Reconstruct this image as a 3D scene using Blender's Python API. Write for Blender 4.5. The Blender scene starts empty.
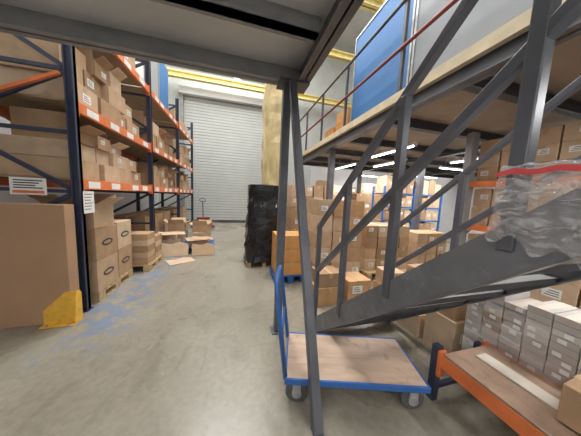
import bpy, bmesh, math, random
from mathutils import Vector, Matrix
random.seed(7)
C = bpy.context.scene.collection
F = 200.0
CAMZ = 1.5
YAW = math.radians(15.4); PIT = math.radians(6.0); ROLL = 0.045
CM = Matrix.Rotation(-YAW, 3, 'Z') @ Matrix.Rotation(math.pi/2-PIT, 3, 'X') @ Matrix.Rotation(ROLL, 3, 'Z')
cam = bpy.data.cameras.new('camera'); co = bpy.data.objects.new('camera', cam); C.objects.link(co)
co.matrix_world = Matrix.Translation((0, 0, CAMZ)) @ CM.to_4x4()
cam.sensor_width = 36; cam.lens = 36*F/581; cam.clip_start = 0.02
bpy.context.scene.camera = co
try:
    bpy.context.scene.view_settings.view_transform = 'Standard'
except Exception: pass

def W(r, d, z=0):
    return Vector((r*math.cos(YAW)+d*math.sin(YAW), d*math.cos(YAW)-r*math.sin(YAW), z))

# ---------------------------------------------------------------- materials
MATS = {}
def mat(name, col, rough=.6, metal=0, var=.12, scale=6, bump=0, bscale=60, emit=None, alpha=1, detail=4, stretch=None, scuff=None):
    if name in MATS: return MATS[name]
    m = bpy.data.materials.new(name); m.use_nodes = True
    nt = m.node_tree; N = nt.nodes; L = nt.links
    b = N['Principled BSDF']
    tc = N.new('ShaderNodeTexCoord'); out = tc.outputs['Object']
    raw = out
    if stretch:
        mp = N.new('ShaderNodeMapping'); mp.inputs['Scale'].default_value = stretch
        L.new(out, mp.inputs[0]); out = mp.outputs[0]
    nz = N.new('ShaderNodeTexNoise'); nz.inputs['Scale'].default_value = scale; nz.inputs['Detail'].default_value = detail
    L.new(out, nz.inputs['Vector'])
    cr = N.new('ShaderNodeValToRGB')
    c = col
    cr.color_ramp.elements[0].color = (c[0]*(1-var), c[1]*(1-var), c[2]*(1-var), 1); cr.color_ramp.elements[0].position = .3
    cr.color_ramp.elements[1].color = (min(1, c[0]*(1+var)), min(1, c[1]*(1+var)), min(1, c[2]*(1+var)), 1); cr.color_ramp.elements[1].position = .7
    L.new(nz.outputs['Fac'], cr.inputs[0]); colo = cr.outputs[0]
    if scuff:
        n3 = N.new('ShaderNodeTexNoise'); n3.inputs['Scale'].default_value = scuff[1]; n3.inputs['Detail'].default_value = 10; n3.inputs['Distortion'].default_value = 2
        L.new(raw, n3.inputs['Vector'])
        r3 = N.new('ShaderNodeMapRange'); r3.inputs[1].default_value = .54; r3.inputs[2].default_value = .68; r3.inputs[3].default_value = 0; r3.inputs[4].default_value = scuff[2]
        L.new(n3.outputs['Fac'], r3.inputs[0])
        mx = N.new('ShaderNodeMixRGB'); L.new(r3.outputs[0], mx.inputs[0]); L.new(colo, mx.inputs[1]); mx.inputs[2].default_value = (*scuff[0], 1); colo = mx.outputs[0]
    L.new(colo, b.inputs['Base Color'])
    b.inputs['Roughness'].default_value = rough; b.inputs['Metallic'].default_value = metal
    if bump:
        n2 = N.new('ShaderNodeTexNoise'); n2.inputs['Scale'].default_value = bscale
        L.new(out, n2.inputs['Vector'])
        bp = N.new('ShaderNodeBump'); bp.inputs['Strength'].default_value = bump
        L.new(n2.outputs['Fac'], bp.inputs['Height']); L.new(bp.outputs[0], b.inputs['Normal'])
    if emit:
        b.inputs['Emission Color'].default_value = (*emit[:3], 1); b.inputs['Emission Strength'].default_value = emit[3]
    b.inputs['Alpha'].default_value = alpha
    MATS[name] = m
    return m

CARD = [mat('cardboard_a', (.44, .285, .165), .75, bump=.05), mat('cardboard_b', (.53, .365, .23), .75, bump=.05),
        mat('cardboard_c', (.37, .235, .135), .75, bump=.05), mat('cardboard_d', (.60, .44, .30), .75, bump=.05)]
ORB = mat('orange_brown_carton', (.54, .31, .15), .7)
SHEETC = mat('cardboard_sheet', (.45, .275, .16), .7, var=.06, scale=3)
WHITEC = mat('white_carton', (.62, .59, .56), .6, var=.07)
GREYC = mat('grey_carton', (.50, .46, .43), .6, var=.1)
KRAFT = mat('kraft_carton', (.46, .36, .27), .6, var=.1)
ORANGEC = mat('orange_carton', (.66, .32, .10), .6)
TAPE = mat('tape', (.53, .38, .21), .3, var=.05)
CTAPE = mat('clear_tape', (.55, .46, .38), .3, var=.05)
PAPER = mat('paper', (.85, .85, .83), .6, var=.03)
INK = mat('ink', (.03, .03, .035), .6)
RED = mat('red_ink', (.55, .05, .05), .5)
ORANGE = mat('orange_paint', (.78, .20, .06), .42, var=.12, scale=9)
OGUARD = mat('guard_yellow', (.88, .50, .06), .5, var=.12, scale=9, scuff=((.35, .2, .05), 8, .5))
UPR = mat('upright_blue', (.04, .05, .09), .45)
STEEL = mat('grey_steel', (.125, .13, .15), .36, metal=.2, var=.2, scale=5)
STEELD = mat('dark_steel', (.08, .082, .09), .45, metal=.1, var=.2)
STEELL = mat('beam_steel', (.27, .27, .275), .5, var=.12)
STRAY = mat('stringer_steel', (.165, .17, .185), .34, metal=.1, var=.15, scale=7, scuff=((.30, .30, .31), 9, .35))
GALV = mat('galvanised', (.42, .43, .44), .4, metal=.5, var=.2, scale=14)
SOFFB = mat('soffit_chipboard', (.33, .27, .22), .7, var=.12, scale=3)
PLY = mat('plywood', (.56, .41, .31), .6, var=.16, scale=3, stretch=(1, 6, 1), scuff=((.30, .21, .16), 5, .5))
PLYB = mat('brown_chipboard', (.36, .24, .17), .6, var=.16, scale=5, scuff=((.2, .14, .1), 6, .5))
PLYE = mat('plywood_edge', (.66, .56, .38), .7)
WOOD = mat('pallet_wood', (.50, .36, .20), .8, var=.25, scale=5, stretch=(1, 5, 1))
BLUEP = mat('blue_paint', (.03, .13, .42), .42)
BLUEB = mat('blue_board', (.05, .20, .50), .6, var=.05, scale=3)
GREYB = mat('grey_board', (.36, .39, .42), .6, var=.06, scale=3)
BLACKW = mat('black_film', (.014, .014, .016), .2, bump=1.0, bscale=12)
RUBBER = mat('rubber', (.10, .10, .10), .6)
YELLOW = mat('yellow_paint', (.80, .68, .28), .5)
TAN = mat('cream_wrap', (.62, .50, .26), .42, var=.3, scale=3.5, stretch=(1, 1, .35), bump=.8, bscale=5)
TUBE = mat('tube_light', (1, 1, 1), .4, emit=(.9, .95, 1, 14))
WALLW = mat('white_wall', (.62, .63, .64), .8, var=.06, scale=2)
REDRAIL = mat('red_rail', (.22, .035, .03), .5)
SHUT = mat('shutter_paint', (.52, .54, .53), .4, var=.05, scale=2)
SHUTG = mat('shutter_gap', (.34, .35, .35), .7, var=.1)
SHELFB = mat('shelf_chipboard', (.36, .26, .16), .8)

def slat_mat(name, col, axis, freq, strength=.6, rough=.45, metal=0.0, var=.08):
    m = mat(name, col, rough, metal=metal, var=var, scale=2)
    nt = m.node_tree; N = nt.nodes; L = nt.links
    w = N.new('ShaderNodeTexWave'); w.bands_direction = axis; w.inputs['Scale'].default_value = freq
    bp = N.new('ShaderNodeBump'); bp.inputs['Strength'].default_value = strength
    tc = [n for n in N if n.bl_idname == 'ShaderNodeTexCoord'][0]
    L.new(tc.outputs['Object'], w.inputs['Vector']); L.new(w.outputs['Fac'], bp.inputs['Height'])
    L.new(bp.outputs[0], N['Principled BSDF'].inputs['Normal'])
    return m
CLAD = slat_mat('cladding', (.46, .48, .47), 'X', 1.6)
ROOF = slat_mat('roof_sheet', (.60, .61, .61), 'X', 1.4)
SOFF = slat_mat('soffit_grey', (.62, .61, .60), 'X', 2.2, strength=.8)

PERF = bpy.data.materials.new('perforated_plate'); PERF.use_nodes = True
def perf():
    nt = PERF.node_tree; N = nt.nodes; L = nt.links; b = N['Principled BSDF']
    v = N.new('ShaderNodeTexVoronoi'); v.inputs['Scale'].default_value = 34; v.inputs['Randomness'].default_value = .1
    tc = N.new('ShaderNodeTexCoord'); mp = N.new('ShaderNodeMapping'); mp.inputs['Scale'].default_value = (1, 1, .01)
    L.new(tc.outputs['Object'], mp.inputs[0]); L.new(mp.outputs[0], v.inputs['Vector'])
    cr = N.new('ShaderNodeValToRGB'); e = cr.color_ramp.elements
    e[0].color = (.03, .03, .03, 1); e[0].position = .24; e[1].color = (.30, .30, .30, 1); e[1].position = .34
    L.new(v.outputs['Distance'], cr.inputs[0]); L.new(cr.outputs[0], b.inputs['Base Color'])
    b.inputs['Roughness'].default_value = .5
perf()

FILM = bpy.data.materials.new('clear_film'); FILM.use_nodes = True
def film():
    nt = FILM.node_tree; N = nt.nodes; L = nt.links; b = N['Principled BSDF']
    b.inputs['Base Color'].default_value = (.66, .64, .65, 1); b.inputs['Roughness'].default_value = .08
    tc = N.new('ShaderNodeTexCoord'); nz = N.new('ShaderNodeTexNoise'); nz.inputs['Scale'].default_value = 15; nz.inputs['Distortion'].default_value = 2.2; nz.inputs['Detail'].default_value = 2
    mp = N.new('ShaderNodeMapping'); mp.inputs['Scale'].default_value = (1, .8, 1.6); mp.inputs['Rotation'].default_value = (.7, 0, 0)
    L.new(tc.outputs['Object'], mp.inputs[0]); L.new(mp.outputs[0], nz.inputs['Vector'])
    bp = N.new('ShaderNodeBump'); bp.inputs['Strength'].default_value = .9; bp.inputs['Distance'].default_value = .02; L.new(nz.outputs['Fac'], bp.inputs['Height']); L.new(bp.outputs[0], b.inputs['Normal'])
    mr = N.new('ShaderNodeMapRange'); mr.inputs[1].default_value = .4; mr.inputs[2].default_value = .68; mr.inputs[3].default_value = .22; mr.inputs[4].default_value = .66
    L.new(nz.outputs['Fac'], mr.inputs[0]); L.new(mr.outputs[0], b.inputs['Alpha'])
film()

def floor_mat():
    m = bpy.data.materials.new('concrete'); m.use_nodes = True
    nt = m.node_tree; N = nt.nodes; L = nt.links; b = N['Principled BSDF']
    tc = N.new('ShaderNodeTexCoord')
    def noise(s, d=5, dist=0, st=None):
        n = N.new('ShaderNodeTexNoise'); n.inputs['Scale'].default_value = s; n.inputs['Detail'].default_value = d; n.inputs['Distortion'].default_value = dist
        if st:
            mp = N.new('ShaderNodeMapping'); mp.inputs['Scale'].default_value = st; L.new(tc.outputs['Object'], mp.inputs[0]); L.new(mp.outputs[0], n.inputs['Vector'])
        else: L.new(tc.outputs['Object'], n.inputs['Vector'])
        return n
    n1 = noise(.9, 6, .3); r1 = N.new('ShaderNodeValToRGB'); e = r1.color_ramp.elements
    e[0].color = (.245, .222, .175, 1); e[0].position = .3; e[1].color = (.345, .318, .26, 1); e[1].position = .68
    L.new(n1.outputs['Fac'], r1.inputs[0])
    n2 = noise(20, 8); r2 = N.new('ShaderNodeValToRGB'); e = r2.color_ramp.elements
    e[0].color = (.75, .75, .75, 1); e[0].position = .35; e[1].color = (1.08, 1.08, 1.08, 1); e[1].position = .65
    L.new(n2.outputs['Fac'], r2.inputs[0])
    mx = N.new('ShaderNodeMixRGB'); mx.blend_type = 'MULTIPLY'; mx.inputs[0].default_value = .5
    L.new(r1.outputs[0], mx.inputs[1]); L.new(r2.outputs[0], mx.inputs[2])
    sp = N.new('ShaderNodeSeparateXYZ'); L.new(tc.outputs['Object'], sp.inputs[0])
    def rng(sock, a, bb, c, d):
        q = N.new('ShaderNodeMapRange'); q.inputs[1].default_value = a; q.inputs[2].default_value = bb; q.inputs[3].default_value = c; q.inputs[4].default_value = d
        L.new(sock, q.inputs[0]); return q.outputs[0]
    def mul(a, bb):
        q = N.new('ShaderNodeMath'); q.operation = 'MULTIPLY'; L.new(a, q.inputs[0]); L.new(bb, q.inputs[1]); return q.outputs[0]
    ax = mul(rng(sp.outputs[0], -1.9, -1.6, 0, 1), rng(sp.outputs[0], -1.35, -.95, 1, 0))
    ax = mul(ax, rng(sp.outputs[1], 1.9, 2.5, 0, 1)); ax = mul(ax, rng(sp.outputs[1], 5, 7, 1, .2))
    n3 = noise(6, 14, .6); p = rng(n3.outputs['Fac'], .45, .55, 0, .7)
    fac = mul(ax, p)
    n4 = noise(1.9, 14, 2.2, (1.6, .6, 1)); sc = N.new('ShaderNodeMixRGB'); L.new(rng(n4.outputs['Fac'], .54, .70, 0, .38), sc.inputs[0])
    L.new(mx.outputs[0], sc.inputs[1]); sc.inputs[2].default_value = (.13, .115, .09, 1)
    m2 = N.new('ShaderNodeMixRGB'); L.new(fac, m2.inputs[0]); L.new(sc.outputs[0], m2.inputs[1]); m2.inputs[2].default_value = (.14, .22, .36, 1)
    L.new(m2.outputs[0], b.inputs['Base Color'])
    q = rng(n1.outputs['Fac'], .3, .7, .22, .36); L.new(q, b.inputs['Roughness'])
    bp = N.new('ShaderNodeBump'); bp.inputs['Strength'].default_value = .05; L.new(n2.outputs['Fac'], bp.inputs['Height']); L.new(bp.outputs[0], b.inputs['Normal'])
    return m
CONC = floor_mat()

# ---------------------------------------------------------------- mesh helpers
OFF = {}
class MB:
    def __init__(s): s.bm = bmesh.new()
    def box(s, x0, x1, y0, y1, z0, z1):
        v = [s.bm.verts.new(p) for p in [(x0,y0,z0),(x1,y0,z0),(x1,y1,z0),(x0,y1,z0),(x0,y0,z1),(x1,y0,z1),(x1,y1,z1),(x0,y1,z1)]]
        for f in [(0,3,2,1),(4,5,6,7),(0,1,5,4),(1,2,6,5),(2,3,7,6),(3,0,4,7)]: s.bm.faces.new([v[i] for i in f])
        return s
    def bar(s, a, b, w, h=None, side=None):
        a = Vector(a); b = Vector(b); h = h or w; d = (b-a).normalized()
        sd = Vector(side) if side else (d.cross(Vector((0,0,1))) if abs(d.z) < .99 else Vector((1,0,0)))
        sd.normalize(); up = sd.cross(d).normalized()
        vs = []
        for p in (a, b):
            for i, j in ((-1,-1),(1,-1),(1,1),(-1,1)): vs.append(s.bm.verts.new(p+sd*i*w/2+up*j*h/2))
        for f in [(0,1,2,3),(7,6,5,4),(0,4,5,1),(1,5,6,2),(2,6,7,3),(3,7,4,0)]: s.bm.faces.new([vs[i] for i in f])
        return s
    def cyl(s, a, b, r, n=18): return s.tube([a, b], r, n)
    def tube(s, pts, r, n=12):
        pts = [Vector(p) for p in pts]; rings = []
        ref = None
        for i, p in enumerate(pts):
            t = ((pts[min(i+1, len(pts)-1)]-p).normalized()+(p-pts[max(i-1, 0)]).normalized()).normalized()
            if ref is None: ref = Vector((0,0,1)) if abs(t.z) < .9 else Vector((1,0,0))
            u = (ref-t*ref.dot(t)).normalized(); ref = u; v = t.cross(u)
            rings.append([s.bm.verts.new(p+(u*math.cos(2*math.pi*k/n)+v*math.sin(2*math.pi*k/n))*r) for k in range(n)])
        for A, B in zip(rings, rings[1:]):
            for k in range(n): s.bm.faces.new([A[k], A[(k+1)%n], B[(k+1)%n], B[k]])
        s.bm.faces.new(rings[0][::-1]); s.bm.faces.new(rings[-1]); return s
    def prism(s, poly, vec):
        vec = Vector(vec); a = [s.bm.verts.new(p) for p in poly]; b = [s.bm.verts.new(Vector(p)+vec) for p in poly]; n = len(a)
        s.bm.faces.new(a[::-1]); s.bm.faces.new(b)
        for k in range(n): s.bm.faces.new([a[k], a[(k+1)%n], b[(k+1)%n], b[k]])
        return s
    def lump(s, cx, cy, z0, z1, w, d, n, lv, rnd, amp, taper=0, p=.3):
        rings = []
        ph = [rnd.uniform(0, 6.28) for _ in range(n)]
        for k in range(lv):
            f = k/(lv-1); zz = z0+(z1-z0)*f; sc = 1-taper*f+rnd.uniform(-amp, amp)*.6; ring = []
            for q in range(n):
                a = 2*math.pi*q/n; ca, sa = math.cos(a), math.sin(a); wob = 1+amp*math.sin(ph[q]+k*.9)+rnd.uniform(-amp, amp)
                ring.append(s.bm.verts.new((cx+math.copysign(abs(ca)**p, ca)*w/2*sc*wob, cy+math.copysign(abs(sa)**p, sa)*d/2*sc*wob, zz)))
            rings.append(ring)
        for A, B in zip(rings, rings[1:]):
            for q in range(n): s.bm.faces.new([A[q], A[(q+1) % n], B[(q+1) % n], B[q]])
        s.bm.faces.new(rings[0][::-1])
        c = s.bm.verts.new((cx, cy, z1+.04))
        for q in range(n): s.bm.faces.new([rings[-1][q], rings[-1][(q+1) % n], c])
        return s
    def build(s, name, m, parent=None, bevel=0, local=False, smooth=False):
        off = Vector((0,0,0))
        if parent is not None and not local: off = OFF.get(parent.name, Vector((0,0,0)))
        bmesh.ops.recalc_face_normals(s.bm, faces=s.bm.faces)
        for v in s.bm.verts: v.co -= off
        me = bpy.data.meshes.new(name); s.bm.to_mesh(me); s.bm.free(); me.materials.append(m)
        o = bpy.data.objects.new(name, me); C.objects.link(o)
        if parent is not None: o.parent = parent; OFF[o.name] = OFF.get(parent.name, Vector((0,0,0)))
        if smooth: me.shade_smooth() if hasattr(me, 'shade_smooth') else None
        if bevel:
            bv = o.modifiers.new('bevel', 'BEVEL'); bv.width = bevel; bv.segments = 2; bv.limit_method = 'ANGLE'
        return o
def tag(o, label=None, cat=None, group=None, kind=None):
    if label: o['label'] = label
    if cat: o['category'] = cat
    if group: o['group'] = group
    if kind: o['kind'] = kind
    return o
def thing(name, label, cat, loc=(0,0,0), rz=0, group=None):
    o = bpy.data.objects.new(name, None); C.objects.link(o); o.empty_display_size = .1
    o.location = loc; o.rotation_euler = (0,0,rz); OFF[o.name] = Vector(loc)
    return tag(o, label, cat, group)
def rebase(o):
    me = o.data; xs = [v.co for v in me.vertices]
    c = Vector(((min(v.x for v in xs)+max(v.x for v in xs))/2, (min(v.y for v in xs)+max(v.y for v in xs))/2, min(v.z for v in xs)))
    for v in me.vertices: v.co -= c
    o.location = c; OFF[o.name] = c; return o
def struct(name, mb, m, label=None, bevel=0):
    o = mb.build(name, m, bevel=bevel); tag(o, label, None, None, 'structure'); return o

# ---------------------------------------------------------------- setting
struct('floor', MB().box(-3.6, 9.5, -3.2, 11.2, -.1, 0), CONC, 'worn olive grey concrete floor with patches of old blue paint')
struct('ceiling', MB().box(-3.8, 9.7, -3.4, 11.3, 10.2, 10.35), ROOF, 'pale ribbed roof sheeting high above the hall')
struct('wall_left', MB().box(-3.8, -3.6, -3.4, 11.2, 0, 10.2), WALLW, 'pale wall behind the left pallet rack')
struct('wall_right', MB().box(9.5, 9.7, -3.4, 11.2, 0, 10.2), WALLW, 'pale wall beyond the storage area')
struct('wall_front', MB().box(-3.8, 9.7, -3.4, -3.2, 0, 10.2), WALLW, 'wall behind the viewer')
wb = MB(); wb.box(-3.6, -2.51, 11, 11.2, 0, 10.2).box(1.6, 9.5, 11, 11.2, 0, 10.2).box(-2.51, 1.6, 11, 11.2, 6.1, 10.2)
struct('wall_back', wb, CLAD, 'ribbed grey metal cladding around the roller shutter')
struct('wall_partition', MB().box(3.2, 9.5, 8.4, 8.5, 0, 2.85), WALLW, 'white partition wall at the far end under the mezzanine')
sh = MB()
z = 0.14
while z < 6.0:
    sh.box(-2.46, 1.55, 11.04, 11.07, z, z+.115); z += .14
d = sh.build('door_1', SHUT); tag(d, 'large closed roller shutter door of narrow pale grey slats', None, None, 'structure')
MB().box(-2.47, 1.56, 11.07, 11.1, 0, 6.1).build('backing', SHUTG, d)
MB().box(-2.62, -2.46, 10.9, 11.0, 0, 6.1).box(1.56, 1.72, 10.9, 11.0, 0, 6.1).build('guide_rail', STEELL, d)
MB().box(-2.6, 1.7, 10.75, 10.99, 6.05, 6.35).build('shutter_housing', WALLW, d)
MB().box(-2.45, 1.55, 11.0, 11.05, 0, .12).build('bottom_rail', STEELD, d)
for i, (x0, x1) in enumerate([(-3.2, -.2), (.1, 3.2)]):
    w_ = MB().box(x0, x1, 10.93, 10.99, 7.3, 8.2).build('window_%d' % (i+1), mat('skylight', (.9, .93, .95), .3, emit=(.85, .92, 1, 1.6))); w_['kind'] = 'structure'
    f_ = MB(); n = 6
    for q in range(n+1):
        xx = x0+(x1-x0)*q/n; f_.box(xx-.03, xx+.03, 10.9, 10.95, 7.3, 8.2)
    f_.box(x0, x1, 10.9, 10.95, 7.25, 7.32).box(x0, x1, 10.9, 10.95, 8.18, 8.25).build('window_frame', STEELL, w_)
def ibeam_x(mb, x0, x1, y, z0, z1, w=.16, t=.015):
    mb.box(x0, x1, y-w/2, y+w/2, z0, z0+t).box(x0, x1, y-w/2, y+w/2, z1-t, z1).box(x0, x1, y-t/2, y+t/2, z0, z1)
def ibeam_y(mb, y0, y1, x, z0, z1, w=.16, t=.015):
    mb.box(x-w/2, x+w/2, y0, y1, z0, z0+t).box(x-w/2, x+w/2, y0, y1, z1-t, z1).box(x-t/2, x+t/2, y0, y1, z0, z1)
for i, (y, z0, txt) in enumerate([(10.4, 6.5, 'pale yellow steel girder crossing just above the roller shutter'), (8.2, 7.3, 'pale yellow roof girder in front of the high windows'), (5.6, 7.0, 'nearest yellow roof girder high over the aisle')]):
    m_ = MB(); ibeam_x(m_, -3.6, 9.5, y, z0, z0+.25, .2, .03)
    o = m_.build('roof_girder', YELLOW); rebase(o); tag(o, txt, 'girder', 'yellow roof girders')

cl = thing('building_column', 'tall cream wrapped building column right of the roller shutter', 'column', (1.2, 6.6, 0))
MB().lump(1.2, 6.62, 0, 5.6, .78, .66, 32, 26, random.Random(5), .045, p=.3).build('wrapping', TAN, cl)
MB().box(1.06, 1.34, 6.46, 6.74, 5.6, 10.1).build('steel_core', YELLOW, cl)

# ---------------------------------------------------------------- cartons & pallets
CART = []
def carton(x, y, z, w, d, h, label, group=None, m=None, rz=0, tape=True, axis='x', plabel=None, logo=False, openb=False, cat='box', name='carton', tm=None, fa=(15, 50), ya=(30, 75)):
    m = m or random.choice(CARD)
    mb = MB(); g = .0035 if h > .05 else .0015
    if not openb:
        mb.box(-w/2+g, w/2-g, -d/2+g, d/2-g, 0, h-.001)
    else:
        t = .006
        mb.box(-w/2+g, w/2-g, -d/2+g, d/2-g, 0, t)
        mb.box(-w/2+g, -w/2+g+t, -d/2+g, d/2-g, 0, h).box(w/2-g-t, w/2-g, -d/2+g, d/2-g, 0, h)
        mb.box(-w/2+g, w/2-g, -d/2+g, -d/2+g+t, 0, h).box(-w/2+g, w/2-g, d/2-g-t, d/2-g, 0, h)
    o = mb.build(name, m, bevel=.004 if h > .1 else .002)
    o.location = (x, y, z); o.rotation_euler = (0, 0, rz); tag(o, label, cat, group)
    CART.append((o, x, y, z, w, d, h, rz))
    e = .0012
    if tape and not openb:
        tb = MB()
        if axis == 'x': tb.box(-w/2+g-e, w/2-g+e, -.025, .025, h-.07 if h > .1 else h-.02, h-.001+e)
        else: tb.box(-.025, .025, -d/2+g-e, d/2-g+e, h-.07, h-.001+e)
        tb.build('packing_tape', tm or TAPE, o, local=True)
    if openb:
        fl = .42*min(w, d)
        for s in (-1, 1):
            a = math.radians(random.uniform(*fa))
            MB().prism([(s*(w/2-g), -d/2+.01, h), (s*(w/2-g), d/2-.01, h), (s*(w/2-g+fl*math.cos(a)), d/2-.02, h+fl*math.sin(a)), (s*(w/2-g+fl*math.cos(a)), -d/2+.02, h+fl*math.sin(a))], (0,0,.005)).build('flap', m, o, local=True)
            a = math.radians(random.uniform(*ya))
            MB().prism([(-w/2+.01, s*(d/2-g), h), (w/2-.01, s*(d/2-g), h), (w/2-.02, s*(d/2-g+fl*math.cos(a)), h+fl*math.sin(a)), (-w/2+.02, s*(d/2-g+fl*math.cos(a)), h+fl*math.sin(a))], (0,0,.005)).build('flap', m, o, local=True)
    if plabel:
        s = min(.12, .35*h if h > .12 else .6*h, .3*(d if plabel in '+x-x' else w))
        lb = MB(); ln = MB()
        if plabel in ('+x', '-x'):
            sg = 1 if plabel == '+x' else -1; X = sg*(w/2-g); xs = sorted((X, X+sg*.0015)); xl = sorted((X, X+sg*.002))
            c = d*random.uniform(-.2, .2); b = h*random.uniform(.3, .5) if h > .12 else h*.2
            lb.box(xs[0], xs[1], c-s*.7, c+s*.7, b, b+s)
            for q in range(3): ln.box(xl[0], xl[1], c-s*.55, c+s*(.5-.15*q), b+s*(.2+.25*q), b+s*(.28+.25*q))
        else:
            Y = -d/2+g; c = w*random.uniform(-.2, .2); b = h*random.uniform(.3, .5)
            lb.box(c-s*.7, c+s*.7, Y-.0015, Y, b, b+s)
            for q in range(3): ln.box(c-s*.55, c+s*(.5-.15*q), Y-.002, Y, b+s*(.2+.25*q), b+s*(.28+.25*q))
        l_ = lb.build('paper_label', PAPER, o, local=True)
        if h > .12: ln.build('printed_line', INK, l_, local=True)
        else: ln.bm.free()
    if logo:
        pts = []; pin = []
        for k in range(24):
            a = 2*math.pi*k/24; pts.append((w/2-g, .12*math.cos(a), h*.5+.046*math.sin(a))); pin.append((w/2-g, .085*math.cos(a), h*.5+.024*math.sin(a)))
        lg = MB().prism(pts, (.0015, 0, 0)).build('printed_logo', INK, o, local=True)
        lg['label'] = 'dark oval logo print'
        MB().prism(pin, (.002, 0, 0)).build('logo_centre', m, lg, local=True)
    return o

def pallet(x, y, w, d, label, m=WOOD, rz=0, z=0, group=None):
    t = thing('pallet', label, 'pallet', (x, y, z), rz, group)
    a = MB(); n = 7
    for k in range(n):
        yy = -d/2+d*k/n; a.box(-w/2, w/2, yy+.01, yy+d/n-.01, .115, .135)
    a.build('top_deck', m, t, local=True)
    for s in (-1, 0, 1):
        b = MB()
        for q in (-1, 0, 1): b.box(s*(w/2-.05)-.05, s*(w/2-.05)+.05, q*(d/2-.07)-.07, q*(d/2-.07)+.07, .02, .095)
        b.box(s*(w/2-.05)-.05, s*(w/2-.05)+.05, -d/2, d/2, .095, .115)
        b.box(s*(w/2-.05)-.05, s*(w/2-.05)+.05, -d/2, d/2, 0, .02)
        b.build('runner', m, t, local=True)
    return t
ORD = ['first', 'second', 'third', 'fourth', 'fifth', 'sixth', 'seventh', 'eighth', 'ninth', 'tenth', 'eleventh', 'twelfth', 'thirteenth', 'fourteenth', 'fifteenth', 'sixteenth', 'seventeenth', 'eighteenth', 'nineteenth', 'twentieth']
def tier(k, n):
    if n == 1: return ''
    return 'bottom layer' if k == 0 else ('top layer' if k == n-1 else ORD[k]+' layer up')

# ---------------------------------------------------------------- left pallet rack
FX, BX = -1.77, -2.87
FY = [2.9, 5.0, 7.1, 9.2]
LV = [1.6, 2.47, 3.6]
rack = thing('pallet_rack', 'tall pallet rack with orange beams and dark blue uprights along the left of the aisle', 'rack', (-2.3, 2.9, 0))
for i, y in enumerate(FY):
    top = 4.3
    for x in (FX, BX):
        u = MB().box(x-.04, x+.04, y-.012, y+.03, 0, top).box(x-.04, x-.027, y-.035, y+.03, 0, top).box(x+.027, x+.04, y-.035, y+.03, 0, top)
        uo = u.build('upright', UPR, rack)
        MB().box(x-.055, x+.055, y-.055, y+.055, 0, .008).build('foot_plate', UPR, uo)
    z = .15; s = 0
    while z < top-.6:
        a, b = (FX-.04, BX+.04) if s == 0 else (BX+.04, FX-.04)
        MB().bar((a, y, z), (b, y, z+.62), .03, .045).build('brace', UPR, rack); z += .66; s ^= 1
        MB().bar((FX-.04, y, z-.02), (BX+.04, y, z-.02), .03, .04).build('brace', UPR, rack)
for i in range(3):
    y0, y1 = FY[i]+.03, FY[i+1]-.03
    for li, L_ in enumerate(LV):
        for x in (FX, BX):
            b = MB().box(x-.025, x+.025, y0, y1, L_-.12, L_)
            b.box(x-.035, x+.035, y0, y0+.02, L_-.17, L_+.03).box(x-.035, x+.035, y1-.02, y1, L_-.17, L_+.03)
            bo = b.build('beam', ORANGE, rack, bevel=.003)
            if x == FX:
                nlab = 4
                for q in range(nlab):
                    yc = y0+(y1-y0)*(q+.5)/nlab+.1*random.uniform(-1, 1)
                    MB().box(x+.0255, x+.0275, yc-.11, yc+.11, L_-.105, L_-.02).build('location_tag', PAPER, bo)
        MB().box(BX+.03, FX-.03, y0, y1, L_-.02, L_-.002).build('shelf_board', SHELFB, rack)
MB().bar((FX-.06, 2.84, 2.70), (BX+.05, 2.84, 2.18), .03, .035).build('brace', ORANGE, rack)['label'] = 'orange diagonal brace'

LN = {0: 'first shelf', 1: 'second shelf', 2: 'top shelf'}
def row(bay, lev, layers):
    y0, y1 = FY[bay]+.08, FY[bay+1]-.08; zz = LV[lev]+.002
    bn = ['nearest', 'middle', 'farthest'][bay]
    for k, (n, h, f0, f1, dep) in enumerate(layers):
        a = y0+(y1-y0)*f0; b = y0+(y1-y0)*f1
        ws = [random.uniform(.6, 1.4) for _ in range(n)]; tot = sum(ws); yy = a
        for j in range(n):
            w = (b-a)*ws[j]/tot
            xc = FX-.05-dep/2-random.uniform(0, .1)
            pos = ORD[j]+' from near end' if n > 1 else 'alone'
            lay = '' if len(layers) == 1 else ', '+tier(k, len(layers))
            top = k == len(layers)-1
            ob = top and len(layers) > 1 and random.random() < .4
            carton(xc, yy+w/2, zz, dep, w*(.86 if ob else random.uniform(.90, .98)), h*(random.uniform(.6, 1.2) if top else 1), 'carton on left rack, %s bay, %s%s, %s' % (bn, LN[lev], lay, pos),
                   'cartons on the left pallet rack', axis=random.choice('xy'), plabel='+x' if random.random() < .5 and bay < 2 else None, openb=ob, ya=(82, 88), fa=(15, 40))
            yy += w
        zz += h+.001
row(0, 0, [(4, .24, 0, .97, .7), (4, .20, 0, .85, .62), (3, .16, 0, .6, .55)])
row(1, 0, [(4, .27, 0, 1, .7), (4, .20, .1, .9, .6)])
row(2, 0, [(4, .3, 0, 1, .7), (4, .25, 0, .9, .6)])
row(0, 1, [(4, .28, 0, .97, .7), (4, .26, 0, .85, .65), (3, .22, 0, .6, .6)])
row(1, 1, [(4, .32, 0, 1, .7), (4, .27, 0, .8, .6)])
row(2, 1, [(4, .34, 0, 1, .7), (4, .3, 0, .9, .6)])
row(0, 2, [(3, .35, .1, .9, .7)])
row(2, 2, [(3, .4, 0, .9, .7)])
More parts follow.
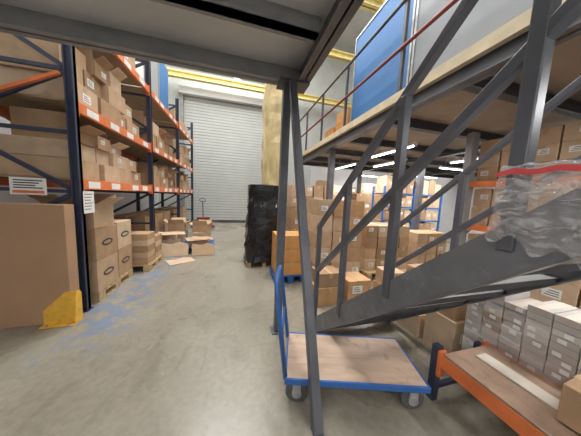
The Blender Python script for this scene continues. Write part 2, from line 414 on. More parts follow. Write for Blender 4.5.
for k, (yy, hh, mm_, txt) in enumerate([(6.5, 1.3, BLUEB, 'blue board standing on the top shelf of the left rack'), (5.7, 1.05, GREYB, 'pale grey board standing on the top shelf of the left rack')]):
    t = thing('display_board', txt, 'board', (-1.95, yy, LV[2]+.002))
    MB().box(-.015, .015, -.35, .35, .01, hh).build('panel', mm_, t, local=True)
    MB().box(-.02, .02, -.37, -.35, .01, hh+.02).box(-.02, .02, .35, .37, .01, hh+.02).box(-.02, .02, -.35, .35, hh, hh+.02).build('edge_frame', GALV, t, local=True)
    MB().box(-.12, .12, -.37, -.33, 0, .01).box(-.12, .12, .33, .37, 0, .01).build('foot', GALV, t, local=True)

sp = thing('flat_carton', 'very large flat brown carton standing on edge against the rack end', 'box', (-2.45, 2.72, 0))
MB().box(-3.25, -1.745, 2.65, 2.79, 0, 1.31).build('body', SHEETC, sp, bevel=.006)
MB().box(-3.25, -1.745, 2.69, 2.75, 1.3095, 1.3115).build('packing_tape', TAPE, sp)
gd = thing('rack_guard', 'yellow orange steel corner guard bolted in front of the rack foot', 'guard', (-1.8, 2.6, 0))
gx0, gx1, gy = -1.98, -1.69, 2.635
MB().prism([(gx0, gy, 0), (gx1, gy, 0), (gx1, gy, .36), (gx1-.09, gy, .36), (gx0, gy, .16)], (0, .008, 0)).build('front_plate', OGUARD, gd)
MB().prism([(gx1, gy-.03, 0), (gx1, gy+.08, 0), (gx1, gy+.08, .32), (gx1, gy+.05, .36), (gx1, gy, .36), (gx1, gy-.03, .08)], (.006, 0, 0)).build('side_plate', OGUARD, gd)
MB().box(gx0, gx1+.005, gy-.06, gy, 0, .01).build('base_plate', OGUARD, gd)
for xx in (gx0+.05, gx1-.05): MB().cyl((xx, gy-.035, .01), (xx, gy-.035, .025), .01, 8).build('bolt', GALV, gd)
nt_ = thing('hanging_notice', 'white notice with dark print hanging on the rack end above the flat carton', 'sign', (-2.13, 2.80, 1.40))
MB().box(-.15, .15, 0, .004, 0, .18).build('card', PAPER, nt_, local=True)
q = MB()
for s in range(4): q.box(-.12, .12-.03*(s % 3), -.001, 0, .145-.026*s, .157-.026*s)
q.build('printed_text', INK, nt_, local=True)
MB().box(-.13, .13, -.001, 0, .015, .045).build('orange_stripe', ORANGE, nt_, local=True)
n2 = thing('paper_notice', 'white paper sheet taped to the side of the first rack upright', 'paper', (-1.695, 2.94, 1.20))
MB().box(0, .003, -.09, .09, 0, .26).build('sheet', PAPER, n2, local=True)
q = MB()
for s in range(6): q.box(.003, .0035, -.07, .06-.015*(s % 3), .22-.035*s, .228-.035*s)
q.build('printed_text', INK, n2, local=True)

pallet(-2.18, 3.52, .92, .90, 'wooden pallet under the big logo cartons in the nearest rack bay')
carton(-2.03, 3.31, .136, .62, .48, .42, 'large brown carton with oval logo, bottom of near stack on rack pallet', 'logo cartons', CARD[1], logo=True, axis='y')
carton(-2.03, 3.31, .557, .62, .48, .42, 'large brown carton with oval logo, middle of near stack on rack pallet', 'logo cartons', CARD[0], logo=True, axis='y')
carton(-1.99, 3.31, .978, .5, .44, .30, 'open brown carton with raised flaps topping the near logo carton stack', 'logo cartons', CARD[1], openb=True, fa=(15, 35), ya=(20, 50))
carton(-2.03, 3.79, .136, .6, .42, .44, 'large brown carton with oval logo, bottom of second stack on rack pallet', 'logo cartons', CARD[0], logo=True, axis='y')
carton(-2.03, 3.79, .577, .6, .42, .42, 'large brown carton with oval logo, upper in second stack on rack pallet', 'logo cartons', CARD[3], logo=True, axis='y')
pallet(-2.0, 4.5, .95, .76, 'wooden pallet with flat carton stacks at the middle of the rack base')
for j, (yy, n_) in enumerate([(4.32, 5), (4.69, 4)]):
    for k in range(n_):
        carton(-1.82, yy, .136+k*.115, .55, .34, .112, 'flat brown carton in %s low stack on rack base pallet, %s' % (['near', 'far'][j], tier(k, n_)), 'flat cartons', CARD[(j+k) % 4], rz=random.uniform(-.03, .03), axis='y')
pallet(-1.22, 5.85, 1.3, 1.15, 'blue pallet carrying the loose pile of opened cartons', BLUEP, rz=.1)
pile = [(-1.56, 5.53, .136, .50, .36, .20, .1, 0), (-.92, 5.55, .136, .46, .36, .18, .1, 0), (-1.56, 6.12, .136, .46, .42, .30, .05, 0), (-.92, 6.10, .136, .46, .42, .28, .15, 0),
        (-1.56, 5.53, .337, .40, .28, .12, -.2, 0), (-.92, 6.10, .417, .42, .34, .18, -.2, 1), (-1.56, 6.12, .437, .40, .34, .22, .1, 1)]
nm = ['wide low carton at near left foot of the open carton pile', 'brown carton at near right foot of the open carton pile', 'brown carton at back left foot of the loose pile', 'brown carton at back right foot of the loose pile',
      'thin carton on near left of the loose pile', 'open carton topping the back right of the loose pile', 'open carton topping the back left of the loose pile']
for p, l in zip(pile, nm):
    carton(p[0], p[1], p[2], p[3], p[4], p[5], l, 'loose pile of cartons', CARD[random.choice([1, 3])], rz=p[6], openb=bool(p[7]), fa=(15, 60), ya=(30, 80))
for (x, y, z, w_, l_, rx, ry, rz, txt, mm_) in [(-1.38, 5.12, .165, .60, .34, 1.2, 0, .12, 'torn flat cardboard sheet leaning on the front of the loose pile', 3), (-.75, 5.14, .145, .5, .30, 1.15, 0, .1, 'smaller cardboard sheet leaning on the near right of the loose pile', 1),
        (-1.15, 4.72, .006, .5, .4, 0, 0, .5, 'flattened cardboard sheet lying on the floor before the loose pile', 3), (-.90, 5.52, .325, .62, .42, 0, .02, .35, 'bent cardboard sheet lying on the near right of the loose pile', 3),
        (-.88, 5.50, .345, .5, .36, .04, -.03, -.3, 'topmost thin cardboard sheet on the near right of the loose pile', 1), (-1.52, 5.50, .475, .56, .36, .05, .04, .45, 'crooked cardboard sheet over the near left of the loose pile', 3)]:
    pp = [(-w_/2, -l_/2, -.003), (w_/2, -l_/2, -.003), (w_/2, l_/2*.6, -.003), (w_/2*.4, l_/2, -.003), (-w_/2*.2, l_/2*.7, -.003), (-w_/2, l_/2*.95, -.003)]
    o = MB().prism(pp, (0, 0, .006)).build('cardboard_sheet', CARD[mm_]); o.location = (x, y, z); o.rotation_euler = (rx, ry, rz); tag(o, txt, 'cardboard')
for j, yy in enumerate([5.4, 6.0, 6.65, 7.55, 8.2, 8.8]):
    for k in range(2):
        carton(-2.3, yy, .001+k*.46, .7, .56, .455, 'brown carton on the floor under far rack bays, %s stack, %s' % (ORD[j], ['lower', 'upper'][k]), 'far floor cartons', axis='y')

pt = thing('pallet_truck', 'small hand pallet truck parked before the roller shutter', 'pallet truck', (-1.3, 9.6, 0), .3)
MB().box(-.27, -.11, -.6, .6, .06, .11).build('fork', REDRAIL, pt, local=True); MB().box(.11, .27, -.6, .6, .06, .11).build('fork', REDRAIL, pt, local=True)
MB().box(-.27, .27, .55, .75, .06, .35).build('body', REDRAIL, pt, local=True)
MB().tube([(0, .68, .3), (0, .8, 1.1)], .022).build('tiller', STEELD, pt, local=True)
MB().tube([(-.12, .8, 1.1), (-.14, .82, 1.2), (0, .83, 1.25), (.14, .82, 1.2), (.12, .8, 1.1), (-.12, .8, 1.1)], .016).build('handle', STEELD, pt, local=True)
for xx in (-.08, .08): MB().cyl((xx-.03, .68, .09), (xx+.03, .68, .09), .09).build('wheel', RUBBER, pt, local=True)

t = thing('wrapped_pallet', 'tall stack wrapped in glossy black film beside the mezzanine post', 'wrapped pallet', (.60, 4.45, 0))
MB().lump(0, 0, .10, 1.72, .80, .72, 28, 15, random.Random(12), .05, taper=.14, p=.45).build('film_wrap', BLACKW, t, local=True)
b = MB()
for s in (-1, 0, 1): b.box(s*.32-.04, s*.32+.04, -.34, .34, 0, .09)
b.box(-.38, .38, -.34, .34, .09, .11).build('pallet_base', WOOD, t, local=True)

# ---------------------------------------------------------------- left mezzanine (overhead)
mz = thing('mezzanine_deck', 'low grey mezzanine deck overhead with steel beams and joists', 'mezzanine', (-1.2, 0, 0))
MB().box(-3.58, .66, -3.18, 2.12, 2.80, 2.90).build('deck', SOFF, mz)
m_ = MB(); ibeam_x(m_, -3.58, .66, 2.12, 2.64, 2.86, .12, .014); m_.build('edge_beam', STEELL, mz)
m_ = MB(); ibeam_y(m_, -3.18, 2.12, .62, 2.62, 2.86, .12, .014); m_.build('edge_beam', STEEL, mz)
for y in (1.52, .92, .3, -.4, -1.1, -1.8, -2.5):
    m_ = MB().box(-3.58, .56, y-.03, y+.03, 2.68, 2.80).box(-3.58, .56, y-.03, y+.06, 2.68, 2.695)
    m_.build('joist', STEELL, mz)
PA = thing('mezzanine_post', 'upright grey steel post holding the mezzanine corner beside the trolley handle', 'post', (.47, 2.06, 0))
MB().box(.43, .51, 2.02, 2.10, .012, 2.60).build('shaft', STEEL, PA, bevel=.006)
MB().box(.40, .54, 1.99, 2.13, 0, .012).build('base_plate', STEEL, PA)
MB().box(.38, .68, 1.97, 2.17, 2.60, 2.62).build('head_plate', STEEL, PA)
PB = thing('raking_brace', 'slanting grey steel brace from mezzanine corner down to the floor before the trolley', 'brace', (.52, 1.03, 0))
bt = Vector((.53, 1.035, .006)); tp = Vector((.50, 1.96, 2.60))
MB().bar(bt, tp, .065, .06, side=(1, 0, 0)).build('shaft', STEEL, PB, bevel=.005)
MB().box(.495, .565, 1.0, 1.07, 0, .008).build('foot_plate', STEEL, PB)

# ---------------------------------------------------------------- right mezzanine
mr_ = thing('mezzanine_floor', 'large right hand mezzanine with chipboard soffit and steel edge beam', 'mezzanine', (5.5, 3, 0))
MB().box(2.0, 9.48, -3.18, 7.0, 2.80, 2.84).build('deck', SOFFB, mr_)
MB().box(1.94, 2.0, -3.18, 7.0, 2.76, 2.87).build('deck_edge', PLYE, mr_)
m_ = MB(); ibeam_y(m_, -3.18, 7.0, 2.03, 2.61, 2.79, .14, .014); m_.build('edge_beam', STEEL, mr_)
for y in (-.6, .5, 1.6, 2.7, 3.8, 4.9, 6.0, 6.95):
    m_ = MB(); ibeam_x(m_, 2.1, 9.48, y, 2.66, 2.79, .1, .012); m_.build('joist', STEELD, mr_)
for x in (4.6, 7.2):
    m_ = MB(); ibeam_y(m_, -3.18, 7.0, x, 2.58, 2.66, .14, .014); m_.build('beam', STEELD, mr_)
for (x, y) in [(2.1, 4.3), (2.1, 6.6), (4.6, 6.9), (4.6, 4.2), (7.55, 4.2)]:
    MB().box(x-.06, x+.06, y-.06, y+.06, 0, 2.61 if x < 3 else 2.58).build('column', STEEL, mr_, bevel=.005)
gr = thing('guard_rail', 'dark red guard rail along the edge of the right mezzanine', 'railing', (2.0, 3, 2.87))
for y in (.6, 2.25, 3.6, 4.7, 5.8, 6.9): MB().box(1.955, 1.995, y-.02, y+.02, 2.872, 3.97).build('rail_post', STEELD, gr)
for zz in (3.4, 3.95): MB().cyl((1.955, .0, zz), (1.955, 6.95, zz), .022).build('rail', REDRAIL if zz < 3.6 else STEELD, gr)
def panel(y0, y1, z1, m, label, x=2.12):
    t = thing('partition_panel', label, 'panel', (x, (y0+y1)/2, 2.84), 0, 'partition panels on the mezzanine edge')
    MB().box(x-.02, x+.02, y0+.03, y1-.03, 2.87, z1-.03).build('board', m, t)
    MB().box(x-.03, x+.03, y0, y0+.03, 2.842, z1).box(x-.03, x+.03, y1-.03, y1, 2.842, z1).box(x-.03, x+.03, y0+.03, y1-.03, z1-.03, z1).box(x-.03, x+.03, y0+.03, y1-.03, 2.842, 2.87).build('frame', GALV, t)
panel(2.25, 3.6, 4.45, BLUEB, 'blue partition board with pale metal frame behind the guard rail')
panel(.9, 2.23, 4.45, GREYB, 'grey blue partition board nearer than the blue one on the mezzanine edge')
panel(-.5, .88, 4.45, GREYB, 'grey partition board nearest to the viewer on the mezzanine edge')
for k, (yy, zz, h_) in enumerate([(4.0, 2.842, .26), (4.0, 3.103, .24), (4.6, 2.842, .3)]):
    carton(2.32, yy, zz, .42, .45, h_, ['orange carton on the mezzanine edge beyond the blue board, lower one', 'orange carton on the mezzanine edge beyond the blue board, upper one', 'orange carton standing alone farther along the mezzanine edge'][k], 'orange cartons on mezzanine', ORANGEC, axis='y')

# ---------------------------------------------------------------- staircase
SL = .845; Y0 = 2.16; XN, XF = .87, 1.88
def sz(y): return (Y0-y)*SL
st = thing('staircase', 'open grey steel staircase rising over the trolley to the mezzanine', 'staircase', (1.4, Y0, 0))
YT = -1.0
dv = .195
def stringer(x, s):
    mb = MB()
    poly = [(x-.006, Y0, 0), (x-.006, YT, sz(YT)), (x-.006, YT, sz(YT)-dv), (x-.006, Y0-dv/SL, 0)]
    mb.prism(poly, (.012, 0, 0))
    x0, x1 = sorted((x, x+s*.05))
    a = Vector(((x0+x1)/2, Y0, 0)); b = Vector(((x0+x1)/2, YT, sz(YT)))
    mb.bar(a+Vector((0, -.012, .0)), b, .05, .010, side=(1, 0, 0))
    mb.bar(Vector(((x0+x1)/2, Y0-dv/SL, .006)), b+Vector((0, 0, -dv)), .05, .010, side=(1, 0, 0))
    return mb
stringer(XN, 1).build('stringer', STRAY, st)
stringer(XF, -1).build('stringer', STRAY, st)
rise = .19; run = rise/SL
k = 1
while k*rise < 2.6:
    zt = k*rise-.05; yc = Y0-(k*rise)/SL-.02
    to = MB().box(XN+.008, XF-.008, yc-.10, yc+.09, zt-.006, zt).build('tread', PERF, st)
    MB().box(XN+.008, XF-.008, yc-.106, yc-.10, zt-.03, zt).box(XN+.008, XF-.008, yc+.09, yc+.096, zt-.04, zt).build('tread_lip', STEELD, to)
    k += 1
HR, MR = 1.03, .54
for x in (XN, XF):
    for hgt in (HR, MR):
        ya = 1.99 if x == XN else 2.05
        MB().bar((x, ya, sz(ya)+hgt), (x, YT, sz(YT)+hgt), .042, .042, side=(1, 0, 0)).build('handrail' if hgt > .9 else 'mid_rail', STEEL, st, bevel=.004)
for y in (1.96, 1.446, .937, .437, -.1, -.7):
    MB().box(XN-.022, XN+.022, y-.022, y+.022, sz(y)-.1, sz(y)+HR).build('rail_post', STEEL, st, bevel=.004)
for y in (2.03, 1.3, .6, -.1, -.7):
    MB().box(XF-.022, XF+.022, y-.022, y+.022, sz(y)-.1, sz(y)+HR).build('rail_post', STEEL, st, bevel=.004)

# ---------------------------------------------------------------- platform trolley
tc_ = W(.525, 1.52)
tr = thing('platform_trolley', 'blue flatbed trolley with plywood deck under the stairs', 'trolley', (tc_.x, tc_.y, 0), -YAW-.02)
TW, TD = .51, .25
MB().box(-TW+.015, TW-.015, -TD+.015, TD-.015, .205, .222).build('deck', PLY, tr, local=True)
MB().box(-TW, TW, -TD, -TD+.015, .18, .226).box(-TW, TW, TD-.015, TD, .18, .226).box(-TW, -TW+.015, -TD+.015, TD-.015, .18, .226).box(TW-.015, TW, -TD+.015, TD-.015, .18, .226).box(-.15, -.11, -TD+.015, TD-.015, .18, .205).box(.11, .15, -TD+.015, TD-.015, .18, .205).build('frame', BLUEP, tr, local=True, bevel=.004)
hx = -TW+.004
def lean(z): return hx-.10*max(0, (z-.2))/.75
pts = [(lean(.2), -.215, .2), (lean(.8), -.215, .80)]
for k in range(9):
    a = math.pi/2*k/8; zz = .80+.10*math.sin(a); pts.append((lean(zz), -.215+.10*(1-math.cos(a)), zz))
for k in range(9):
    a = math.pi/2*k/8; zz = .80+.10*math.cos(a); pts.append((lean(zz), .115+.10*math.sin(a), zz))
pts.append((lean(.2), .215, .2))
MB().tube(pts, .017).build('handle', BLUEP, tr, local=True, smooth=True)
MB().cyl((lean(.5), -.215, .5), (lean(.5), .215, .5), .012).build('handle_crossbar', BLUEP, tr, local=True)
for (x, y) in [(-.42, -.185), (.42, -.185), (-.42, .185), (.42, .185)]:
    co_ = MB().box(x-.05, x+.05, y-.045, y+.045, .174, .18).build('caster', GALV, tr, local=True)
    MB().box(x-.03, x+.03, y-.035, y-.029, .075, .172).box(x-.03, x+.03, y+.029, y+.035, .075, .172).box(x-.03, x+.03, y-.033, y+.033, .168, .174).build('fork', GALV, co_, local=True)
    MB().cyl((x, y-.022, .082), (x, y+.022, .082), .081, 28).build('wheel', RUBBER, co_, local=True, bevel=.006)
    MB().cyl((x, y-.038, .082), (x, y+.038, .082), .034, 20).build('hub', GALV, co_, local=True)

# ---------------------------------------------------------------- low orange rack under the stairs
lr = thing('low_rack', 'low orange beam rack carrying chipboard sheets under the stairs', 'rack', (1.7, .3, 0))
LX0, LX1 = 1.49, 1.94
for x in (LX0, LX1):
    for y in (1.05, -.55):
        MB().box(x-.025, x+.025, y-.025, y+.025, 0, .44 if (y > 0 and x == LX0) else .38).build('upright', UPR, lr)
    bo = MB().box(x-.022, x+.022, -.52, 1.02, .30, .40).box(x-.028, x+.028, 1.0, 1.025, .22, .42).build('beam', ORANGE, lr, bevel=.003)
MB().bar((LX0, 1.05, .1), (LX1, 1.05, .1), .03).build('brace', UPR, lr)
for y in (-.3, .3, .9): MB().box(LX0, LX1, y-.03, y+.03, .38, .398).build('cross_bar', GALV, lr)
o = MB().box(1.47, 1.92, -.5, .99, .402, .417).build('chipboard_sheet', PLYB); rebase(o); tag(o, 'brown chipboard sheet lying on the low orange rack', 'board')
o = MB().box(1.68, 1.78, -.2, .92, .418, .429).build('card_strip', mat('card_strip', (.62, .56, .48), .6)); rebase(o); tag(o, 'long pale card strip on top of the chipboard sheet', 'card')
carton(1.76, .36, .430, .30, .34, .20, 'brown carton resting on the near end of the low orange rack', None, CARD[0], rz=.08, axis='y')

for j in range(8):
    n_ = [18, 18, 17, 18, 18, 17, 18, 18][j]
    for k in range(n_):
        L_ = 'pale thin flat box beside the low rack, column %s from near end, %s' % (ORD[j], tier(k, n_))
        carton(2.14+random.uniform(-.006, .006), .30+j*.121, .002+k*.046, .30, .119, .0455, L_, 'white flat boxes beside the low rack', random.choice([WHITEC, WHITEC, GREYC, GREYC, KRAFT]), axis='x', tape=k == n_-1, tm=CTAPE, plabel='-x' if random.random() < .45 else None, name='flat_box', cat='flat box')
for k, (x, y, w, d, h, z, l, om) in enumerate([(2.58, 2.12, .4, .35, .35, 0.001, 'brown carton on the floor beyond the white stack, left one', 0), (3.02, 2.05, .36, .4, .42, 0.001, 'brown carton on the floor beyond the white stack, right one', 0),
        (2.22, 2.36, .30, .34, .28, .001, 'small brown carton on the floor behind the foot of the stairs', 1), (2.14, 1.80, .34, .36, .26, .001, 'low brown carton between the stairs and the white stack', 0),
        (1.30, 2.60, .42, .36, .26, .001, 'wide low orange brown carton just beyond the stair foot, left one', 1), (1.75, 2.58, .38, .36, .34, .001, 'orange brown carton just beyond the stair foot, right one', 1),
        (1.30, 2.60, .36, .32, .20, .262, 'smaller carton on top of the wide low carton beyond the stair foot', 0), (2.14, 1.80, .30, .30, .18, .262, 'small carton topping the low one between stairs and white stack', 0),
        (2.58, 2.12, .34, .32, .25, .352, 'carton topping the left brown carton beyond the white stack', 0), (2.22, 2.36, .28, .3, .22, .282, 'carton topping the small one behind the foot of the stairs', 0), (2.60, 1.62, .36, .34, .5, .001, 'tall brown carton close behind the far white columns', 0),
        (2.14, 1.42, .32, .30, .40, .001, 'brown carton directly beyond the last white column', 0), (2.14, 1.42, .28, .26, .22, .402, 'smaller carton on the brown one beyond the last white column', 0)]):
    carton(x, y, z, w, d, h, l, 'cartons behind the stair foot', rz=0, axis='y', plabel='-y' if k % 2 else None, m=ORB if om else CARD[k % 4])

# wrapped carton on a stair tread
kt = 7
ztr = kt*rise-.05; yct = Y0-(kt*rise)/SL-.02
bxw = .46
wc = carton(1.46, yct+.0, ztr+.001, bxw, .17, .305, 'white carton wrapped in loose clear film on the stairs beside the handrail post', None, CARD[3], tape=False)
prof = [(.24, .311), (.1, .313), (-.1, .313), (-.235, .316), (-.42, .330), (-.622, .350), (-.632, .30), (-.636, .23), (-.634, .16), (-.638, .10)]
def fpt(i, j, nu, nv, rnd=None):
    f_ = i/nu; t = j/nv*(len(prof)-1); a = int(min(t, len(prof)-2)); f = t-a
    x = prof[a][0]*(1-f)+prof[a+1][0]*f; z = prof[a][1]*(1-f)+prof[a+1][1]*f
    out = max(0, min(1, (t-2.6)/2.3))
    yin = -.11+.21*f_; yout = -.345+.245*f_
    yy = yin*(1-out)+yout*out; dn = max(0, (t-5)/4)
    x -= dn*.006*(1+math.sin(i*.9+j*.5)); z += -dn*.02*math.sin(i*.45)+dn*.05*(f_-.5)+out*(1-dn)*.003*math.sin(i*.8+j)
    if t < 3.3: z = max(z, .309)
    return Vector((x, yy+.008*math.sin(j*.6)*dn, z))
def drape():
    mb = MB(); nu, nv = 34, 34
    g = [[mb.bm.verts.new(fpt(i, j, nu, nv)) for j in range(nv+1)] for i in range(nu+1)]
    for i in range(nu):
        for j in range(nv): mb.bm.faces.new([g[i][j], g[i+1][j], g[i+1][j+1], g[i][j+1]])
    return mb
fo = drape().build('plastic_film', FILM, wc, local=True, smooth=True)
rb = MB(); g = []
for i in range(35):
    f_ = i/34; yy = -.345+.245*f_
    g.append((rb.bm.verts.new((-.640-.001*math.sin(i*.7), yy, .333+.003*math.sin(i*.5))), rb.bm.verts.new((-.646-.001*math.sin(i*.7), yy, .316+.003*math.sin(i*.5)))))
for i in range(34): rb.bm.faces.new([g[i][0], g[i+1][0], g[i+1][1], g[i][1]])
rb.build('red_strip', RED, fo, local=True)

# ---------------------------------------------------------------- storage under the right mezzanine
def stack(x, y, z, nx, ny, nz, w, d, h, m, what, grp, pl='-y', rz=0):
    for i in range(nx):
        for j in range(ny):
            for k in range(nz):
                if k == nz-1 and nz > 3 and random.random() < .35: continue
                pos = (['left', 'right'][i] if nx == 2 else (['left', 'middle', 'right'][i] if nx == 3 else ORD[i]+' from left'))
                rowt = '' if ny == 1 else ', %s row' % ['front', 'back'][j]
                l = 'brown carton, %s, %s, %s%s' % (what, tier(k, nz) or 'single layer', pos, rowt)
                mm_ = (random.choice(m) if isinstance(m, list) else m) or random.choice(CARD)
                carton(x+(i-(nx-1)/2)*w, y+(j-(ny-1)/2)*d, z+k*h, w*random.uniform(.9, 1), d*random.uniform(.9, 1), h-.002, l, grp, mm_, rz=rz, axis=random.choice('xy'), plabel=pl if random.random() < .5 else None)
pallet(1.72, 3.4, .95, .85, 'wooden pallet under the tall brown stack behind the stair foot')
stack(1.72, 3.3, .136, 3, 1, 5, .30, .6, .27, [CARD[0], CARD[1], CARD[3], ORB], 'tall stack behind stair foot', 'tall pallet stack')
pallet(.94, 3.5, .56, .56, 'small blue pallet below the orange cartons', BLUEP)
for k in range(3):
    carton(.94, 3.5, .136+k*.235, .52, .5, .23, 'orange carton beside the tall pallet stack, %s' % tier(k, 3), 'orange cartons', ORANGEC, axis='y')
pallet(1.9, 5.2, 1.2, .95, 'wooden pallet under the far brown stack next to the wrapped black stack')
stack(1.9, 5.1, .136, 4, 1, 6, .29, .6, .28, None, 'far stack by black wrap', 'far pallet stack')
pallet(2.95, 3.55, 1.1, .9, 'wooden pallet below the low brown stack in the storage area')
stack(2.95, 3.55, .136, 4, 1, 4, .26, .6, .22, CARD+[ORB], 'low stack in storage area', 'low pallet stack')
pallet(3.1, 4.95, 1.0, .9, 'wooden pallet behind the low stack in the storage area')
stack(3.1, 4.95, .136, 4, 1, 7, .24, .5, .22, None, 'stack behind low stack', 'middle pallet stack')
pallet(3.4, 6.3, 1.2, 1.0, 'wooden pallet by the blue shelving')
stack(3.4, 6.3, .136, 4, 1, 6, .29, .45, .3, None, 'stack left of shelving', 'stack beside blue shelving')
pallet(4.15, 3.55, .9, .8, 'wooden pallet with the stack in front of the blue shelving')
stack(4.15, 3.55, .136, 3, 1, 3, .28, .5, .24, CARD+[ORB], 'stack before blue shelving', 'stack before the shelving')
stack(5.0, 7.7, 0.001, 7, 1, 6, .52, .45, .37, None, 'far wall row', 'far wall cartons')

bs = thing('shelving_unit', 'blue steel shelving unit filled with cartons under the mezzanine', 'shelving', (5.2, 5.3, 0))
sx0, sx1, sy0, sy1 = 4.2, 6.4, 5.0, 5.5
for x in (sx0, (sx0+sx1)/2, sx1):
    for y in (sy0, sy1): MB().box(x-.022, x+.022, y-.022, y+.022, 0, 1.95).build('post', BLUEP, bs)
SLV = [.12, .53, .94, 1.35, 1.76]
for z in SLV:
    MB().box(sx0, sx1, sy0-.015, sy0+.015, z-.035, z).box(sx0, sx1, sy1-.015, sy1+.015, z-.035, z).build('beam', BLUEP, bs)
    MB().box(sx0+.03, sx1-.03, sy0+.02, sy1-.02, z-.015, z).build('shelf_board', PLY, bs)
for si, z in enumerate(SLV):
    for half in range(2):
        xs0 = sx0+.04 if half == 0 else (sx0+sx1)/2+.04; n_ = 4; w_ = ((sx1-sx0)/2-.08)/n_
        for j in range(n_):
            h_ = random.uniform(.26, .355) if si < 4 else random.uniform(.25, .55)
            carton(xs0+w_*(j+.5), 5.22, z+.002, w_*.96, .42, h_, 'carton on the blue shelving, %s from left on the %s shelf' % (ORD[j+half*4], ['lowest', 'second', 'third', 'fourth', 'top'][si]), 'cartons on blue shelving', random.choice(CARD+[CARD[3]]), tape=True, axis='y', plabel='-y' if random.random() < .5 else None)

rr = thing('storage_rack', 'storage rack with grey steel uprights right of the stairs', 'rack', (3.9, 1.3, 0))
RX0, RX1 = 3.35, 4.25
for y in (2.25, .3):
    for x in (RX0, RX1): MB().box(x-.06, x+.06, y-.05, y+.05, 0, 2.55).build('upright', STEELL, rr, bevel=.004)
    for q in range(3):
        MB().bar((RX0, y, .3+q*.7), (RX1, y, .9+q*.7), .03).build('brace', STEEL, rr)
RL = [1.22, 1.84]
for z in RL:
    for x in (RX0, RX1): MB().box(x-.025, x+.025, .35, 2.2, z-.08, z).build('beam', ORANGE, rr)
    MB().box(RX0+.03, RX1-.03, .35, 2.2, z-.02, z-.002).build('shelf_board', PLY, rr)
for si, z in enumerate([.002]+RL):
    ny_, nz_, h_ = [(5, 3, .36), (8, 2, .26), (7, 3, .19)][si]
    for j in range(ny_):
        for k in range(nz_):
            w_ = 1.8/ny_
            carton(RX0+.28+random.uniform(-.01, .01), .38+w_*(j+.5), z+.001+k*h_, .48, w_*.96, h_-.002, 'brown carton, right rack %s, %s from near end, %s' % (['floor level', 'middle shelf', 'upper shelf'][si], ORD[j], tier(k, nz_) if nz_ > 2 else ['lower', 'upper'][k]), 'cartons on the right rack', CARD[random.choice([1, 3, 3])], axis='x', plabel='-x' if random.random() < .6 else None)
for j in range(3):
    for k in range(5):
        carton(5.4+.02*k, 1.5+j*.62, .001+k*.4, .6, .58, .395, 'brown carton in far right floor stacks, %s column from near end, %s' % (ORD[j], tier(k, 5)), 'far right floor stacks', axis='x', plabel='-x' if random.random() < .3 else None)

# ---------------------------------------------------------------- lights
def batten(x, y, z, ln, label, along='y', power=25, up=0):
    t = thing('ceiling_light', label, 'light', (x, y, z), 0 if along == 'y' else math.pi/2, 'fluorescent lights')
    MB().box(-.03, .03, -ln/2, ln/2, 0, .04).build('body', PAPER, t, local=True)
    MB().cyl((0, -ln/2+.03, -.015), (0, ln/2-.03, -.015), .013, 12).build('tube', TUBE, t, local=True)
    for s in (-1, 1): MB().box(-.016, .016, s*(ln/2-.02)-.012, s*(ln/2-.02)+.012, -.03, 0).build('lamp_holder', PAPER, t, local=True)
    for s in (-1, 1): MB().box(-.006, .006, s*ln*.3-.006, s*ln*.3+.006, .04, max(.06, 2.79-z)).build('hanger', GALV, t, local=True)
    rz = 0 if along == 'y' else math.pi/2
    ld = bpy.data.lights.new('tube_lamp', 'AREA'); ld.shape = 'RECTANGLE'; ld.size = .06; ld.size_y = ln; ld.energy = power; ld.color = (1, .98, .96)
    lo = bpy.data.objects.new('tube_lamp', ld); C.objects.link(lo); lo.location = (x, y, z-.045); lo.rotation_euler = (0, 0, rz)
    if up:
        ld = bpy.data.lights.new('added_uplight', 'AREA'); ld.shape = 'RECTANGLE'; ld.size = .06; ld.size_y = ln; ld.energy = up; ld.color = (1, .98, .96)  # added upward fill that brightens the dark deck underside
        lo = bpy.data.objects.new('added_uplight', ld); C.objects.link(lo); lo.location = (x, y, z+.06); lo.rotation_euler = (math.pi, 0, rz)
batten(3.2, 5.6, 2.5, 1.2, 'fluorescent light farthest left under the right mezzanine', 'y', 38)
batten(3.0, 3.5, 2.5, 1.2, 'fluorescent light over the middle of the storage area', 'y', 38)
batten(5.0, 3.2, 2.5, 1.2, 'fluorescent light right of the storage rack', 'y', 38)
batten(6.0, 4.4, 2.5, 1.2, 'fluorescent light above the blue shelving', 'x', 34)
batten(6.4, 2.2, 2.5, 1.2, 'fluorescent light right beyond the far floor stacks', 'y', 30)
batten(7.9, 3.5, 2.5, 1.2, 'fluorescent light at the far right', 'y', 30)
batten(5.2, 7.2, 2.5, 1.2, 'fluorescent light before the white partition', 'x', 38)
batten(3.9, 4.6, 2.5, 1.2, 'fluorescent light between the middle one and the blue shelving', 'y', 20)
batten(7.0, 6.2, 2.5, 1.2, 'fluorescent light at the far end right of the partition one', 'x', 20)
batten(-1.0, -.5, 2.35, 1.5, 'added fluorescent light under the left mezzanine, out of view', 'x', 34, up=14)  # unseen fitting, added to light the foreground and the deck above
batten(1.3, -2.2, 2.5, 1.5, 'fluorescent light behind the viewer near the stairs', 'x', 45)
batten(2.7, -.3, 2.5, 1.2, 'added fluorescent light out of view above the white flat boxes', 'y', 40)  # added out of frame to brighten the dark cartons on the right rack
def area(loc, sx, sy, e, rot=(0, 0, 0), col=(1, 1, 1)):
    ld = bpy.data.lights.new('roof_lamp', 'AREA'); ld.shape = 'RECTANGLE'; ld.size = sx; ld.size_y = sy; ld.energy = e; ld.color = col
    lo = bpy.data.objects.new('roof_lamp', ld); C.objects.link(lo); lo.location = loc; lo.rotation_euler = rot
area((-.3, 6.5, 9.6), 3, 6, 1050, col=(1, .985, .96))
area((1.3, .5, 6.5), 1, 3, 150, col=(1, .985, .96))
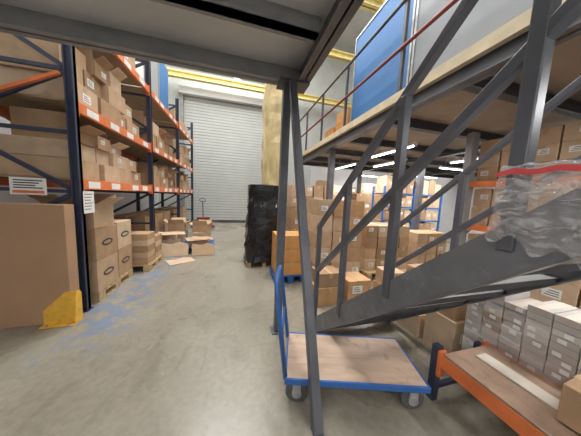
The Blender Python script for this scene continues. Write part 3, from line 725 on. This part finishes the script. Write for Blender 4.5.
area((6, 3, 9.5), 4, 6, 250)
w = bpy.data.worlds.new('world'); bpy.context.scene.world = w; w.use_nodes = True
w.node_tree.nodes['Background'].inputs[0].default_value = (.9, .89, .88, 1); w.node_tree.nodes['Background'].inputs[1].default_value = .27

# ---------------------------------------------------------------- leave out cartons nothing of which shows (kept if they carry a shown one)
bpy.context.view_layer.update()
dg = bpy.context.evaluated_depsgraph_get(); sc_ = bpy.context.scene
def root(o):
    while o.parent: o = o.parent
    return o
CMI = CM.transposed()
def seen(c, E, pts, need):
    o, x, y, z, w_, d_, h_, rz = c; ca, sa = math.cos(rz), math.sin(rz); n = 0
    for (u, v, t) in pts:
        P = Vector((x+u*w_*ca-v*d_*sa, y+u*w_*sa+v*d_*ca, z+t*h_))
        q = CMI @ (P-E)
        if q.z > -.05 or abs(q.x/-q.z*200) > 292 or abs(q.y/-q.z*200) > 219: continue
        dr = (P-E).normalized(); dist = (P-E).length
        hit, loc, nrm, idx, ob, mt = sc_.ray_cast(dg, E, dr, distance=dist+.02)
        if hit and (ob.name.startswith('plastic_film') or ob.name.startswith('red_strip')): hit, loc, nrm, idx, ob, mt = sc_.ray_cast(dg, loc+dr*.002, dr, distance=dist)
        if hit and root(bpy.data.objects[ob.name]) == o:
            n += 1
            if n >= need: return True
    return False
P1 = [(sx*a, sy*b, t) for t in (.1, .5, .93) for (sx, sy) in ((-.495, 1), (.495, 1), (1, -.495)) for a in ([1] if abs(sx) < .9 else [-.44, -.15, .15, .44]) for b in ([1] if abs(sy) < .9 else [-.44, -.15, .15, .44])]
P1 += [(u, v, .995) for u in (-.4, 0, .4) for v in (-.4, 0, .4)]
P2 = [p for i, p in enumerate(P1) if i % 4 == 1]
E0 = Vector((0, 0, 1.5))
keep = set(c[0].name for c in CART if seen(c, E0, P1, 1))
def support(keep):
    chg = True
    while chg:
        chg = False
        K = [c for c in CART if c[0].name in keep]
        for c in CART:
            if c[0].name in keep: continue
            for k_ in K:
                if abs(k_[3]-(c[3]+c[6])) < .03 and abs(k_[1]-c[1]) < (k_[4]+c[4])/2*.5 and abs(k_[2]-c[2]) < (k_[5]+c[5])/2*.5:
                    keep.add(c[0].name); chg = True; break
    return keep
keep = support(keep)
nc = lambda: sum(1 for k in keep if k.startswith('carton'))
for c in CART:
    if nc() >= 280: break
    if c[0].name not in keep and (seen(c, Vector((-.4, .05, 1.5)), P2, 3) or seen(c, Vector((.35, -.1, 1.5)), P2, 3)): keep.add(c[0].name)
keep = support(keep)
def kill(o):
    for ch in list(o.children): kill(ch)
    bpy.data.objects.remove(o, do_unlink=True)
for c in CART:
    if c[0].name not in keep: kill(c[0])
